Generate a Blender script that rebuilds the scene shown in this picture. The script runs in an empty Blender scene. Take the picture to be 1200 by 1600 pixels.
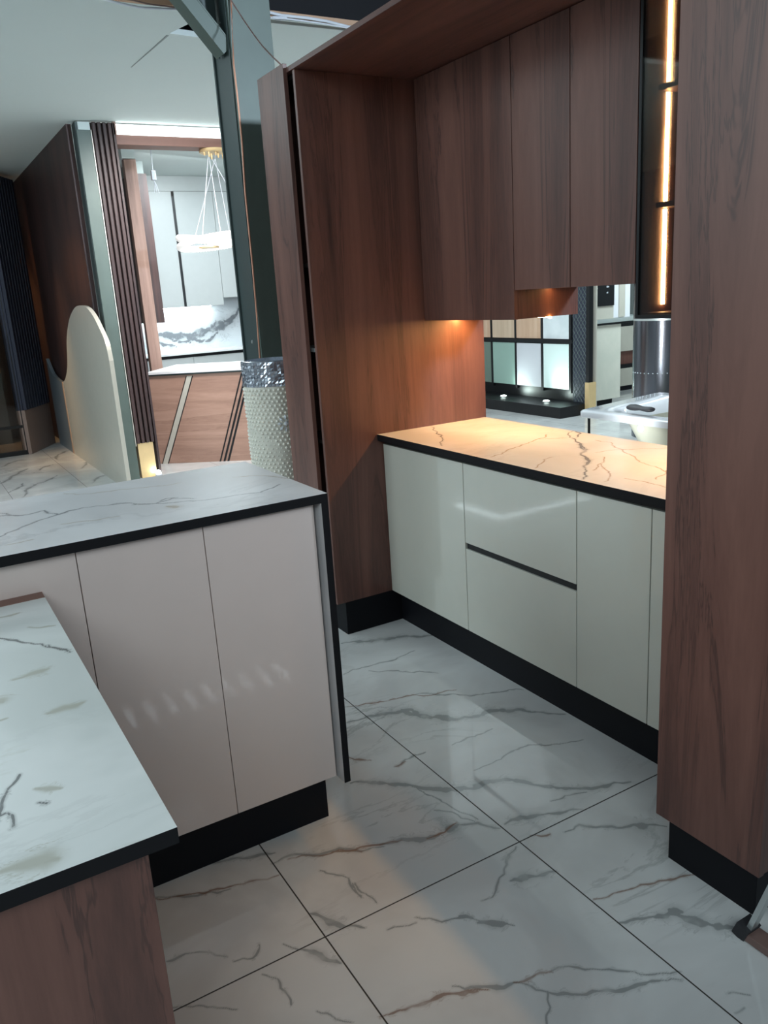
import bpy, bmesh, math, random
import numpy as np
from mathutils import Vector, Matrix
random.seed(7)
C = bpy.context.scene.collection
# ------------------------------------------------------------------ camera
F_PX = 1268.96
YAW, PITCH, ROLL, CAM_H = 1.04911466, -0.26391685, -0.06343553, 1.50420807
cd = bpy.data.cameras.new('camera'); cam = bpy.data.objects.new('camera', cd); C.objects.link(cam)
cd.sensor_fit = 'VERTICAL'; cd.sensor_height = 32.0; cd.lens = F_PX / 1600 * 32.0
cd.clip_start = .05; cd.clip_end = 100
def cam_axes():
    cy, sy, cp, sp = math.cos(YAW), math.sin(YAW), math.cos(PITCH), math.sin(PITCH)
    f = Vector((cy*cp, sy*cp, sp)); r = Vector((sy, -cy, 0)); u = r.cross(f)
    cr, sr = math.cos(ROLL), math.sin(ROLL)
    return cr*r+sr*u, -sr*r+cr*u, f
R_, U_, F_ = cam_axes()
m = Matrix((R_, U_, -F_)).transposed().to_4x4(); m.translation = (0, 0, CAM_H)
cam.matrix_world = m
bpy.context.scene.camera = cam
def ray(px, py):
    return F_ + (px-600)/F_PX*R_ - (py-800)/F_PX*U_
def on(px, py, ax, v):
    d = ray(px, py); o = Vector((0, 0, CAM_H)); i = 'xyz'.index(ax)
    return o + (v-o[i])/d[i]*d
# ------------------------------------------------------------------ world, lights, exposure
W = bpy.data.worlds.new('world'); bpy.context.scene.world = W; W.use_nodes = True
bg = W.node_tree.nodes['Background']; bg.inputs[0].default_value = (.60, .72, .80, 1); bg.inputs[1].default_value = .16
vs = bpy.context.scene.view_settings
vs.view_transform = 'Standard'; vs.look = 'None'; vs.exposure = 0.0; vs.gamma = 1.0; vs.use_curve_mapping = False
def area(name, loc, target, sx, sy, power, col, spread=180):
    l = bpy.data.lights.new(name, 'AREA'); l.shape = 'RECTANGLE'; l.size = sx; l.size_y = sy
    l.energy = power; l.color = col; l.spread = math.radians(spread)
    o = bpy.data.objects.new(name, l); C.objects.link(o); o.location = loc
    o.rotation_euler = (Vector(target)-Vector(loc)).to_track_quat('-Z', 'Y').to_euler()
    return o
COOL = (.80, .95, 1.0)
area('showroom_light_left', (-3.2, 3.2, 3.0), (0.6, 2.8, 0.4), 2.6, 2.6, 112, COOL)
area('showroom_light_behind', (-1.4, -1.6, 3.1), (1.2, 1.6, .4), 2.4, 1.2, 54, COOL)
area('showroom_light_right', (1.0, -1.8, 2.9), (1.4, .6, 0), 1.2, 1.2, 18, COOL)
area('hall_light_ceiling', (-.3, 6.0, 2.95), (0, 6.2, 0), 2.0, 2.0, 80, COOL)
area('far_kitchen_light', (3.2, 9.0, 3.0), (3.0, 9.6, 0), 1.2, 1.0, 105, (.86, .97, 1.0))
area('far_island_light', (2.2, 6.3, 2.9), (2.6, 7.9, .4), .8, .5, 45, (1, .95, .92), 120)
area('right_hall_light', (5.0, 5.6, 2.9), (5.4, 6.0, 0), 2.2, 2.2, 110, COOL)
area('right_hall_light_far', (7.9, 6.2, 2.9), (7.8, 7.4, 0), 1.6, 1.4, 90, COOL)
area('cylinder_highlight_light', (3.65, 3.45, 1.5), (6.049, 5.231, 1.2), .06, 2.3, 4.5, (.9, .98, 1.0), 28)  # unseen light added to draw a vertical highlight on the steel cylinder
area('warm_hall_lamp', (.7, 10.6, 2.0), (.7, 11.2, 1.4), .4, .4, 12, (1, .55, .2))
area('warm_wall_washer', (.9, 9.1, 2.95), (1.50, 9.0, .5), .2, .2, 2.5, (1, .62, .3), 40)
area('high_hall_light', (3.6, -2.6, 2.85), (1.7, 3.9, 2.9), .35, .35, 42, (.72, .86, 1.0), 60)
for k in range(9):
    area('ceiling_tube', (1.55+.235*k, -5.0, 3.0), (1.55+.235*k, -5.0, 0), .05, .5, 3.0, COOL)
for x_, y_, sx_, sy_ in ((-6.12, 13.0, .12, 1.5), (-7.35, 12.3, 2.5, .12)):
    area('ceiling_led_line', (x_, y_, 2.96), (x_, y_, 0), sx_, sy_, 60, COOL)
# ------------------------------------------------------------------ helpers
def newbm(): return bmesh.new()
def add_box(bm, x0, x1, y0, y1, z0, z1, bev=0.0, M=None, mi=0):
    vs_ = [bm.verts.new((x, y, z)) for x in (x0, x1) for y in (y0, y1) for z in (z0, z1)]
    fs = [(0,1,3,2), (4,6,7,5), (0,4,5,1), (2,3,7,6), (0,2,6,4), (1,5,7,3)]
    faces = [bm.faces.new([vs_[i] for i in f]) for f in fs]
    for f in faces: f.material_index = mi
    if M is not None:
        for v in vs_: v.co = M @ v.co
    if bev > 0:
        es = list({e for f in faces for e in f.edges})
        r = bmesh.ops.bevel(bm, geom=es, offset=bev, segments=2, affect='EDGES', profile=.5)
        for f in r['faces']: f.material_index = mi
    return faces
def box(x0, x1, y0, y1, z0, z1, bev=.0015, M=None):
    bm = newbm(); add_box(bm, x0, x1, y0, y1, z0, z1, bev, M); return bm
def add_tube(bm, pts, r, seg=8, closed=False, rfun=None):
    pts = [Vector(p) for p in pts]; n = len(pts); rings = []
    up = Vector((0, 0, 1))
    for i, p in enumerate(pts):
        if closed: t = pts[(i+1) % n]-pts[i-1]
        else: t = pts[min(i+1, n-1)]-pts[max(i-1, 0)]
        t.normalize()
        a = t.cross(up)
        if a.length < .05: a = t.cross(Vector((1, 0, 0)))
        a.normalize(); b = a.cross(t)
        rr = rfun(i/n) if rfun else r
        rings.append([bm.verts.new(p+rr*(math.cos(q)*a+math.sin(q)*b)) for q in [2*math.pi*k/seg for k in range(seg)]])
    for i in range(n if closed else n-1):
        A, B = rings[i], rings[(i+1) % n]
        for k in range(seg):
            bm.faces.new((A[k], A[(k+1) % seg], B[(k+1) % seg], B[k]))
    if not closed:
        bm.faces.new(rings[0]); bm.faces.new(rings[-1])
def tube(pts, r, seg=8, closed=False, rfun=None):
    bm = newbm(); add_tube(bm, pts, r, seg, closed, rfun); return bm
def add_lathe(bm, c, prof, seg=48, cap=True):
    rings = []
    for (r, z) in prof:
        rings.append([bm.verts.new((c[0]+r*math.cos(2*math.pi*k/seg), c[1]+r*math.sin(2*math.pi*k/seg), c[2]+z)) for k in range(seg)])
    for A, B in zip(rings, rings[1:]):
        for k in range(seg): bm.faces.new((A[k], A[(k+1) % seg], B[(k+1) % seg], B[k]))
    if cap: bm.faces.new(rings[0]); bm.faces.new(rings[-1])
def lathe(c, prof, seg=48, cap=True):
    bm = newbm(); add_lathe(bm, c, prof, seg, cap); return bm
def add_prism(bm, pts, off):
    """polygon (3D points) extruded by vector off"""
    a = [bm.verts.new(p) for p in pts]; b = [bm.verts.new(Vector(p)+Vector(off)) for p in pts]
    bm.faces.new(a); bm.faces.new(b[::-1]); n = len(a)
    for i in range(n): bm.faces.new((a[i], b[i], b[(i+1) % n], a[(i+1) % n]))
def prism(pts, off):
    bm = newbm(); add_prism(bm, pts, off); return bm
def rootloc(p):
    v = Vector((0, 0, 0))
    while p is not None: v += p.location; p = p.parent
    return v
def obj(name, bm, mats, parent=None, smooth=False, label=None, pivot=None):
    me = bpy.data.meshes.new(name)
    if parent is not None: off = rootloc(parent)
    elif pivot is not None: off = Vector(pivot)
    else: off = Vector((0, 0, 0))
    bmesh.ops.recalc_face_normals(bm, faces=bm.faces)
    bmesh.ops.translate(bm, verts=bm.verts, vec=-off)
    if smooth:
        for f in bm.faces: f.smooth = True
    bm.to_mesh(me); bm.free()
    for mm in (mats if isinstance(mats, (list, tuple)) else [mats]): me.materials.append(mm)
    o = bpy.data.objects.new(name, me); C.objects.link(o)
    if parent is not None: o.parent = parent
    else: o.location = off
    if label: o['label'] = label
    return o
def thing(name, label, cat, loc=(0, 0, 0), group=None):
    o = bpy.data.objects.new(name, None); C.objects.link(o); o.location = loc; o.empty_display_size = .1
    o['label'] = label; o['category'] = cat
    if group: o['group'] = group
    return o
def tag(o, label, cat, group=None, kind=None):
    o['label'] = label; o['category'] = cat
    if group: o['group'] = group
    if kind: o['kind'] = kind
    return o
def struct(name, bm, mats, parent=None, label=None, smooth=False):
    o = obj(name, bm, mats, parent, smooth)
    if parent is None: o['kind'] = 'structure'
    if label: o['label'] = label
    return o
# ------------------------------------------------------------------ materials
def srgb(r, g, b):
    f = lambda c: (c/255/12.92) if c/255 <= .04045 else ((c/255+.055)/1.055)**2.4
    return (f(r), f(g), f(b), 1)
def mat(name):
    mm = bpy.data.materials.new(name); mm.use_nodes = True
    nt = mm.node_tree; return mm, nt, nt.nodes['Principled BSDF']
def N(nt, t, **k):
    n = nt.nodes.new(t)
    for a, v in k.items(): setattr(n, a, v)
    return n
def math_(nt, op, a, b=None, clamp=False, c=None):
    n = N(nt, 'ShaderNodeMath', operation=op, use_clamp=clamp)
    for i, v in enumerate((a, b, c)):
        if v is None: continue
        if isinstance(v, (int, float)): n.inputs[i].default_value = v
        else: nt.links.new(v, n.inputs[i])
    return n.outputs[0]
def maprange(nt, v, a, b, c=0., d=1., smooth=True):
    n = N(nt, 'ShaderNodeMapRange'); n.interpolation_type = 'SMOOTHSTEP' if smooth else 'LINEAR'
    nt.links.new(v, n.inputs[0])
    for i, q in zip((1, 2, 3, 4), (a, b, c, d)): n.inputs[i].default_value = q
    return n.outputs[0]
def mixc(nt, f, a, b):
    n = N(nt, 'ShaderNodeMix', data_type='RGBA')
    for i, v in ((0, f), (6, a), (7, b)):
        if isinstance(v, (int, float)): n.inputs[i].default_value = v
        elif isinstance(v, tuple): n.inputs[i].default_value = v
        else: nt.links.new(v, n.inputs[i])
    return n.outputs[2]
def noise(nt, vec, scale, detail=4, rough=.55, dist=0.):
    n = N(nt, 'ShaderNodeTexNoise'); nt.links.new(vec, n.inputs['Vector'])
    n.inputs['Scale'].default_value = scale; n.inputs['Detail'].default_value = detail
    n.inputs['Roughness'].default_value = rough; n.inputs['Distortion'].default_value = dist
    return n.outputs['Fac']
def mapping(nt, sc=(1, 1, 1), rot=(0, 0, 0), loc=(0, 0, 0)):
    tc = N(nt, 'ShaderNodeTexCoord'); mp = N(nt, 'ShaderNodeMapping')
    nt.links.new(tc.outputs['Object'], mp.inputs[0])
    mp.inputs['Scale'].default_value = sc; mp.inputs['Rotation'].default_value = rot; mp.inputs['Location'].default_value = loc
    return mp.outputs[0]
def plain(name, col, rough=.5, metal=0., coat=0., spec=None, vary=.06, nscale=14):
    mm, nt, p = mat(name)
    v = mapping(nt); n = noise(nt, v, nscale, 3)
    dark = tuple(c*(1-vary*2) for c in col[:3])+(1,); lite = tuple(min(1, c*(1+vary)) for c in col[:3])+(1,)
    nt.links.new(mixc(nt, n, dark, lite), p.inputs['Base Color'])
    p.inputs['Roughness'].default_value = rough; p.inputs['Metallic'].default_value = metal
    p.inputs['Coat Weight'].default_value = coat; p.inputs['Coat Roughness'].default_value = .04
    if spec is not None: p.inputs['Specular IOR Level'].default_value = spec
    return mm
def wood(name, dark, mid, lite, axis='z', rough=.42, sc=1.0, turn=0.):
    mm, nt, p = mat(name)
    def mapping(nt, sc, rot=(0, 0, 0), loc=(0, 0, 0)):
        tc = N(nt, 'ShaderNodeTexCoord'); m1 = N(nt, 'ShaderNodeMapping'); m2 = N(nt, 'ShaderNodeMapping')
        nt.links.new(tc.outputs['Object'], m1.inputs[0]); nt.links.new(m1.outputs[0], m2.inputs[0])
        m1.inputs['Rotation'].default_value = (0, 0, turn); m2.inputs['Scale'].default_value = sc; m2.inputs['Location'].default_value = loc
        return m2.outputs[0]
    s = {'z': (7, 7, .42), 'x': (.42, 7, 7), 'y': (7, .42, 7)}[axis]
    s = tuple(q*sc for q in s)
    v = mapping(nt, s)
    a = noise(nt, v, 1.0, 6, .66, 1.0)
    v2 = mapping(nt, tuple(q*7*(2.2 if q < 1 else 1) for q in s), loc=(3, 5, 1)); b = noise(nt, v2, 1.3, 4, .7, .3)
    v3 = mapping(nt, tuple(q*.33 for q in s), loc=(9, 2, 4)); c = noise(nt, v3, 1.0, 2)
    f = math_(nt, 'ADD', math_(nt, 'MULTIPLY', a, .66), math_(nt, 'ADD', math_(nt, 'MULTIPLY', b, .14), math_(nt, 'MULTIPLY', c, .26)))
    r = N(nt, 'ShaderNodeValToRGB'); nt.links.new(f, r.inputs[0])
    e = r.color_ramp.elements; e[0].position = .37; e[0].color = dark; e[1].position = .70; e[1].color = lite
    q = r.color_ramp.elements.new(.53); q.color = mid
    line = math_(nt, 'ABSOLUTE', math_(nt, 'SUBTRACT', a, .47)); lm = maprange(nt, line, 0, .02, 1, 0)
    lm = math_(nt, 'MULTIPLY', lm, maprange(nt, c, .45, .6))
    nt.links.new(mixc(nt, math_(nt, 'MULTIPLY', lm, .6), r.outputs[0], dark), p.inputs['Base Color'])
    p.inputs['Roughness'].default_value = rough
    bp = N(nt, 'ShaderNodeBump'); bp.inputs['Strength'].default_value = .06; bp.inputs['Distance'].default_value = .002
    nt.links.new(b, bp.inputs['Height']); nt.links.new(bp.outputs[0], p.inputs['Normal'])
    return mm
def marble(name, base, base2, grey, rust, rough=.18, grout=False, auto=1.0, rz=0., sc=1.0, spec=.5, soft=0., patch=None):
    mm, nt, p = mat(name)
    v = mapping(nt)
    cloud = noise(nt, v, 2.2, 4, .55, .6)
    col = mixc(nt, maprange(nt, cloud, .35, .68), base, base2)
    if patch:
        pn_ = noise(nt, mapping(nt, (2.4, 5.5, 3), (0, 0, rz+.35)), 1.0, 5, .6, 1.4)
        col = mixc(nt, maprange(nt, pn_, .58, .74, 0, .55), col, patch)
    # faint self-grown veins
    vv = mapping(nt, (1.1*sc, 3.0*sc, 2.0*sc), (0, 0, rz))
    n1 = noise(nt, vv, 1.0, 7, .62, .9); n2 = noise(nt, v, 1.3, 2)
    th = maprange(nt, math_(nt, 'ABSOLUTE', math_(nt, 'SUBTRACT', n1, .5)), 0, .022, 1, 0)
    th = math_(nt, 'MULTIPLY', th, maprange(nt, n2, .46, .66))
    col = mixc(nt, math_(nt, 'MULTIPLY', th, .55*auto), col, grey)
    # drawn veins, stored on the mesh as closeness 0..4
    wob = noise(nt, v, 26, 5, .65)
    wob2 = noise(nt, v, 9, 3, .6)
    crk = maprange(nt, math_(nt, 'ABSOLUTE', math_(nt, 'SUBTRACT', noise(nt, mapping(nt, (4.5, 9, 6), (0, 0, rz+.5)), 1.0, 6, .65, .8), .5)), 0, .018, 1, 0)
    for an, cc, st in (('vein_grey', grey, .8), ('vein_rust', rust, .8)):
        at = N(nt, 'ShaderNodeAttribute'); at.attribute_name = an
        s = math_(nt, 'ADD', at.outputs['Fac'], math_(nt, 'MULTIPLY', math_(nt, 'SUBTRACT', wob, .5), 1.5))
        k = maprange(nt, s, 2.75, 3.35)
        halo = maprange(nt, at.outputs['Fac'], 1.2, 3.6)
        k = math_(nt, 'MULTIPLY', k, maprange(nt, wob2, .28, .5, .55, 1.))
        if soft and an == 'vein_rust': k = math_(nt, 'MULTIPLY', maprange(nt, s, 1.6, 3.6), soft)
        near = maprange(nt, at.outputs['Fac'], .1, 2.0)
        k = math_(nt, 'MAXIMUM', k, math_(nt, 'MULTIPLY', math_(nt, 'MULTIPLY', crk, near), .6*st))
        k = math_(nt, 'MAXIMUM', math_(nt, 'MULTIPLY', k, st), math_(nt, 'MULTIPLY', halo, .32))
        col = mixc(nt, k, col, cc)
    if grout:
        sx = N(nt, 'ShaderNodeSeparateXYZ'); nt.links.new(v, sx.inputs[0])
        g = None
        for o_, org, per in ((0, 1.247, .609), (1, 1.528, 1.827)):
            fr = math_(nt, 'FRACT', math_(nt, 'DIVIDE', math_(nt, 'SUBTRACT', sx.outputs[o_], org-per*20-per/2), per))
            dd = math_(nt, 'MULTIPLY', math_(nt, 'ABSOLUTE', math_(nt, 'SUBTRACT', fr, .5)), per)
            q = maprange(nt, dd, .0012, .0024, 1, 0)
            g = q if g is None else math_(nt, 'MAXIMUM', g, q)
        col = mixc(nt, g, col, (.035, .032, .028, 1))
        rr = math_(nt, 'ADD', math_(nt, 'MULTIPLY', g, .6), rough); nt.links.new(rr, p.inputs['Roughness'])
        bp = N(nt, 'ShaderNodeBump'); bp.invert = True; bp.inputs['Distance'].default_value = .001
        nt.links.new(g, bp.inputs['Height']); nt.links.new(bp.outputs[0], p.inputs['Normal'])
    else: p.inputs['Roughness'].default_value = rough
    p.inputs['Specular IOR Level'].default_value = spec
    nt.links.new(col, p.inputs['Base Color'])
    return mm
def glow(name, col, strength):
    mm, nt, p = mat(name); p.inputs['Base Color'].default_value = (.8, .8, .8, 1)
    p.inputs['Emission Color'].default_value = col; p.inputs['Emission Strength'].default_value = strength
    return mm
def glass(name, tint, refl=.5):
    mm, nt, p = mat(name)
    t = N(nt, 'ShaderNodeBsdfTransparent'); t.inputs[0].default_value = tint
    g = N(nt, 'ShaderNodeBsdfGlossy'); g.inputs['Roughness'].default_value = .03
    f = N(nt, 'ShaderNodeFresnel'); f.inputs[0].default_value = 1.5
    mx = N(nt, 'ShaderNodeMixShader'); nt.links.new(math_(nt, 'MULTIPLY', f.outputs[0], refl*2), mx.inputs[0])
    nt.links.new(t.outputs[0], mx.inputs[1]); nt.links.new(g.outputs[0], mx.inputs[2])
    nt.links.new(mx.outputs[0], nt.nodes['Material Output'].inputs[0])
    return mm
walnut = wood('walnut_laminate', srgb(56, 39, 37), srgb(100, 67, 59), srgb(120, 83, 73))
walnut_x = wood('walnut_laminate_across', srgb(56, 39, 37), srgb(96, 66, 60), srgb(114, 81, 72), 'x')
walnut_y = wood('walnut_laminate_lengthwise', srgb(56, 39, 37), srgb(96, 66, 60), srgb(114, 81, 72), 'y')
walnut_edge = plain('walnut_edge_band', srgb(128, 92, 80), .5)
dark_walnut = wood('dark_walnut_panel', srgb(44, 32, 33), srgb(62, 44, 43), srgb(84, 56, 52), rough=.5)
rose_wood = wood('rose_oak_panel', srgb(134, 104, 92), srgb(164, 130, 114), srgb(184, 150, 134), 'x', turn=.6435)
rose_wood_v = wood('rose_oak_upright', srgb(140, 110, 98), srgb(172, 138, 124), srgb(190, 156, 140))
navy = plain('navy_slats', srgb(44, 48, 66), .45)
fl_marble = marble('floor_marble_tile', srgb(198, 199, 199), srgb(216, 218, 218), srgb(132, 136, 136), srgb(128, 100, 84), .045, True, .75, .3)
isl_marble = marble('white_marble_top', srgb(212, 213, 215), srgb(232, 233, 235), srgb(72, 78, 84), srgb(172, 160, 140), .34, auto=.35, rz=.2)
pen_marble = marble('cloudy_marble_top', srgb(210, 216, 214), srgb(236, 240, 239), srgb(38, 42, 44), srgb(150, 146, 120), .34, auto=.12, soft=.7, patch=srgb(186, 188, 170))
ctr_marble = marble('veined_marble_top', srgb(225, 222, 216), srgb(240, 238, 234), srgb(88, 84, 80), srgb(168, 140, 104), .22, auto=.2)
back_marble = marble('bookmatch_marble', srgb(214, 222, 226), srgb(236, 242, 245), srgb(70, 76, 84), srgb(150, 160, 170), .2, auto=.0)
black_edge = plain('black_stone_edge', srgb(24, 24, 27), .5, spec=.15)
black_kick = plain('black_kick_board', srgb(19, 20, 25), .5, spec=.15)
black_metal = plain('black_metal', srgb(24, 25, 28), .4, .3)
gloss_cream = plain('cream_gloss_acrylic', srgb(196, 196, 186), .22, coat=1.0, vary=.015)
gloss_pink = plain('blush_gloss_acrylic', srgb(214, 197, 190), .28, coat=.7, vary=.015)
carcass = plain('dark_carcass', srgb(40, 34, 32), .7)
white_paint = plain('ceiling_paint', srgb(212, 222, 220), .85, vary=.01, nscale=2)
void_shade = plain('dark_void_shade', srgb(20, 21, 26), .9)  # near-black: shade of the open ceiling void put into the colour
tan_wood = plain('tan_board', srgb(196, 160, 132), .6)
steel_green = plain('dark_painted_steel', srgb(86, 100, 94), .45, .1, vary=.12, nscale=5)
steel_shade = plain('shaded_green_steel', srgb(60, 73, 73), .45, .1, vary=.1, nscale=5)  # darker copy of the green steel, shade of side faces in the colour
grey_lacquer = plain('grey_lacquer', srgb(176, 180, 180), .35, vary=.02)
grey_wall = plain('grey_wall_paint', srgb(150, 158, 156), .8)
gold = plain('brushed_gold', srgb(226, 196, 146), .38, .35)
cream_board = plain('pearl_board', srgb(206, 202, 190), .4, .25, vary=.03)
grey_board = plain('grey_pearl_board', srgb(130, 140, 148), .4, .25, vary=.03)
tan_base = plain('taupe_base', srgb(140, 120, 112), .5)
steel = plain('brushed_stainless', srgb(120, 122, 130), .2, .95, vary=.03, nscale=1)
chrome = plain('polished_chrome', srgb(220, 222, 226), .08, 1.0)
tub_white = plain('white_acrylic', srgb(228, 230, 236), .15, coat=.6, vary=.01)
tub_beige = plain('beige_fibreglass', srgb(206, 204, 186), .5, vary=.04)
rubber = plain('black_rubber', srgb(40, 40, 44), .6)
alu = plain('silver_aluminium', srgb(190, 196, 196), .35, .7)
copper = plain('copper_cable', srgb(206, 150, 126), .4, .3)
white_cable = plain('white_cable_sheath', srgb(214, 218, 226), .5)
dim_cable = plain('brown_cable_sheath', srgb(120, 96, 90), .5)
pearl = plain('pearl_beads', srgb(240, 238, 226), .25, coat=.6)
pearl_base = plain('beaded_cloth', srgb(214, 212, 200), .5)
rhinestone = plain('rhinestones', srgb(225, 230, 236), .15, .35)
mosaic = plain('mirror_mosaic', srgb(206, 214, 226), .2, .75, vary=.25, nscale=90)
warm_led = glow('warm_led', (1, .53, .18, 1), 140)
warm_led_hot = glow('warm_led_cabinet', (1, .60, .25, 1), 60)
white_led = glow('white_led', (.88, 1, 1, 1), 3)
warm_led_soft = glow('warm_led_soft', (1, .50, .18, 1), 18)
white_led_strong = glow('white_led_strong', (.86, .97, 1, 1), 60)
spot_led = glow('cool_spot_led', (.85, 1, .95, 1), 30)
pend_glow = glow('frosted_lamp', (1, .97, .92, 1), .5)
smoked = glass('smoked_glass', (.66, .63, .60, 1), .35)
# ------------------------------------------------------------------ vein drawing
def veinlines(raw, org, s, ax, v):
    """raw: (halfwidth_px, [(zoom x, zoom y)...]) traced on the stone, put back on plane ax=v"""
    out = []
    for w, pts in raw:
        P3 = [on(org[0]+x/s, org[1]+y/s, ax, v) for x, y in pts]
        ww = [w/s*(p-Vector((0, 0, CAM_H))).dot(F_)/F_PX for p in P3]
        out.append(([(p.x, p.y) for p in P3], ww))
    return out
def closeness(X, Y, lines):
    best = np.full(X.shape, 1e9)
    rng = np.random.RandomState(11)
    for pts, ww in lines:
        pts = [np.array(p) for p in pts]; ww = list(ww)
        for lv in range(3):                         # midpoint displacement: ragged natural line
            P2 = [pts[0]]; W2 = [ww[0]]
            for a, b, wa, wb in zip(pts, pts[1:], ww, ww[1:]):
                d = b-a; L = np.hypot(*d)
                if L > .02:
                    nn = np.array([-d[1], d[0]])
                    P2.append((a+b)/2+nn*rng.uniform(-.13, .13)); W2.append((wa+wb)/2*rng.uniform(.45, 1.5))
                P2.append(b); W2.append(wb)
            pts, ww = P2, W2
        n_ = len(ww); ww = [max(q*1.75*min(1, .35+3.*min(i_, n_-1-i_)/n_), .0022) for i_, q in enumerate(ww)]
        for (a, b, wa, wb) in zip(pts, pts[1:], ww, ww[1:]):
            ax_, ay = a; bx, by = b; dx, dy = bx-ax_, by-ay; L2 = dx*dx+dy*dy+1e-12
            t = np.clip(((X-ax_)*dx+(Y-ay)*dy)/L2, 0, 1)
            d = np.hypot(X-ax_-t*dx, Y-ay-t*dy)/(wa+(wb-wa)*t)
            best = np.minimum(best, d)
    return np.clip(4-best, 0, 4)
def stone_sheet(name, xs, ys, z0, z1, mats, grey, rust, top_only=False, parent=None):
    """slab with a finely gridded top carrying the traced veins; sides take the 2nd material"""
    xs = np.array(xs); ys = np.array(ys); nx, ny = len(xs), len(ys)
    rng = np.random.RandomState(3)
    Xg, Yg = np.meshgrid(xs, ys, indexing='ij')
    verts = np.stack([Xg.ravel(), Yg.ravel(), np.full(nx*ny, z1)], 1)
    i, j = np.meshgrid(np.arange(nx-1), np.arange(ny-1), indexing='ij'); a = (i*ny+j).ravel()
    quads = np.stack([a, a+ny, a+ny+1, a+1], 1)
    mi = np.zeros(len(quads), int)
    if not top_only:
        n0 = len(verts)
        per = [i*ny for i in range(nx)] + [(nx-1)*ny+j for j in range(1, ny)] + [i*ny+ny-1 for i in range(nx-2, -1, -1)] + [j for j in range(ny-2, 0, -1)]
        low = verts[per].copy(); low[:, 2] = z0; verts = np.concatenate([verts, low]); k = len(per)
        side = [(per[q], n0+q, n0+(q+1) % k, per[(q+1) % k]) for q in range(k)]
        quads = np.concatenate([quads, np.array(side)]); mi = np.concatenate([mi, np.ones(k, int)])
    me = bpy.data.meshes.new(name)
    off = rootloc(parent) if parent else Vector((0, 0, 0))
    vv = verts-np.array(off)
    me.from_pydata(vv.tolist(), [], quads.tolist())
    if not top_only:
        bmx = bmesh.new(); bmx.from_mesh(me); bmx.verts.ensure_lookup_table()
        bmx.faces.new([bmx.verts[n0+q] for q in range(k)]); bmx.to_mesh(me); bmx.free()
        mi = np.concatenate([mi, [1]])
    for mm in mats: me.materials.append(mm)
    me.polygons.foreach_set('material_index', mi.astype(np.int32))
    for an, L in (('vein_grey', grey), ('vein_rust', rust)):
        at = me.attributes.new(an, 'FLOAT', 'POINT')
        c = closeness(verts[:, 0], verts[:, 1], L).astype(np.float32) if L else np.zeros(len(verts), np.float32)
        at.data.foreach_set('value', c)
    me.update()
    o = bpy.data.objects.new(name, me); C.objects.link(o)
    if parent: o.parent = parent
    return o
def span(a, b, step): return list(np.linspace(a, b, max(2, int(round((b-a)/step))+1)))
# ------------------------------------------------------------------ floor
FO = (520, 960); FS = 1.7647
fg = veinlines([
 (5, [(40,298),(100,280),(160,272),(215,262),(270,285),(330,290),(400,280),(450,265),(520,262),(580,270),(640,275)]),
 (5, [(190,262),(215,275),(240,280)]),
 (1.5, [(220,222),(300,222),(380,225),(450,215),(525,208)]), (4, [(25,80),(80,75),(130,68),(200,60),(290,58)]),
 (1.3, [(30,165),(90,145),(150,130),(225,100)]), (1.5, [(100,155),(180,155),(240,157),(290,162)]),
 (5, [(50,465),(120,465),(200,470),(260,480),(330,482),(390,480),(430,460),(480,455),(540,465),(600,475),(680,480),(740,475),(820,462)]),
 (1.2, [(390,430),(440,410),(480,385),(540,360),(600,360),(690,345)]), (1.5, [(330,360),(370,340),(440,315)]),
 (1.5, [(170,420),(200,400),(255,380)]), (4.5, [(130,635),(190,620),(260,618),(310,600)]), (9, [(318,598),(345,580)]),
 (3.5, [(350,580),(400,575),(460,590)]), (5.5, [(475,578),(520,560),(580,552)]), (2.5, [(580,552),(640,545),(690,538)]),
 (2, [(410,790),(440,780),(455,740),(480,690),(505,640)]), (5, [(490,735),(540,722),(580,718),(615,708)]),
 (2.5, [(640,600),(680,580),(740,585),(800,588),(860,582),(920,585)]), (7, [(835,582),(870,580)]),
 (4, [(790,850),(850,840),(890,832)]), (9, [(890,835),(940,822),(990,842),(1040,855)]), (7, [(1040,855),(1090,862),(1150,870)]), (12, [(930,815),(960,820)]),
 (2, [(230,835),(300,848),(370,835),(440,845),(500,858)]), (6, [(350,832),(385,835)]), (6, [(400,850),(440,855),(480,852)]),
 (3, [(500,1015),(560,1035),(620,1048),(700,1048),(780,1040),(860,1018),(960,1008)]), (4, [(330,1025),(400,1028),(470,1030),(500,1015)]),
 (1.5, [(600,985),(650,970),(740,980),(830,985),(900,990),(960,985)]), (1.2, [(60,740),(90,770),(120,795)]),
 (1.2, [(280,540),(330,545),(390,570)]), (1.5, [(1090,1045),(1150,1050)]), (1.5, [(1110,1100),(1135,1085)]), (1.2, [(590,1129),(592,1040)]),
 (1.0, [(210,470),(250,490),(310,520),(350,545),(400,565)]), (1.0, [(150,870),(230,850)]), (1.3, [(700,490),(640,500),(600,515)]),
], FO, FS, 'z', 0)
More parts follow.
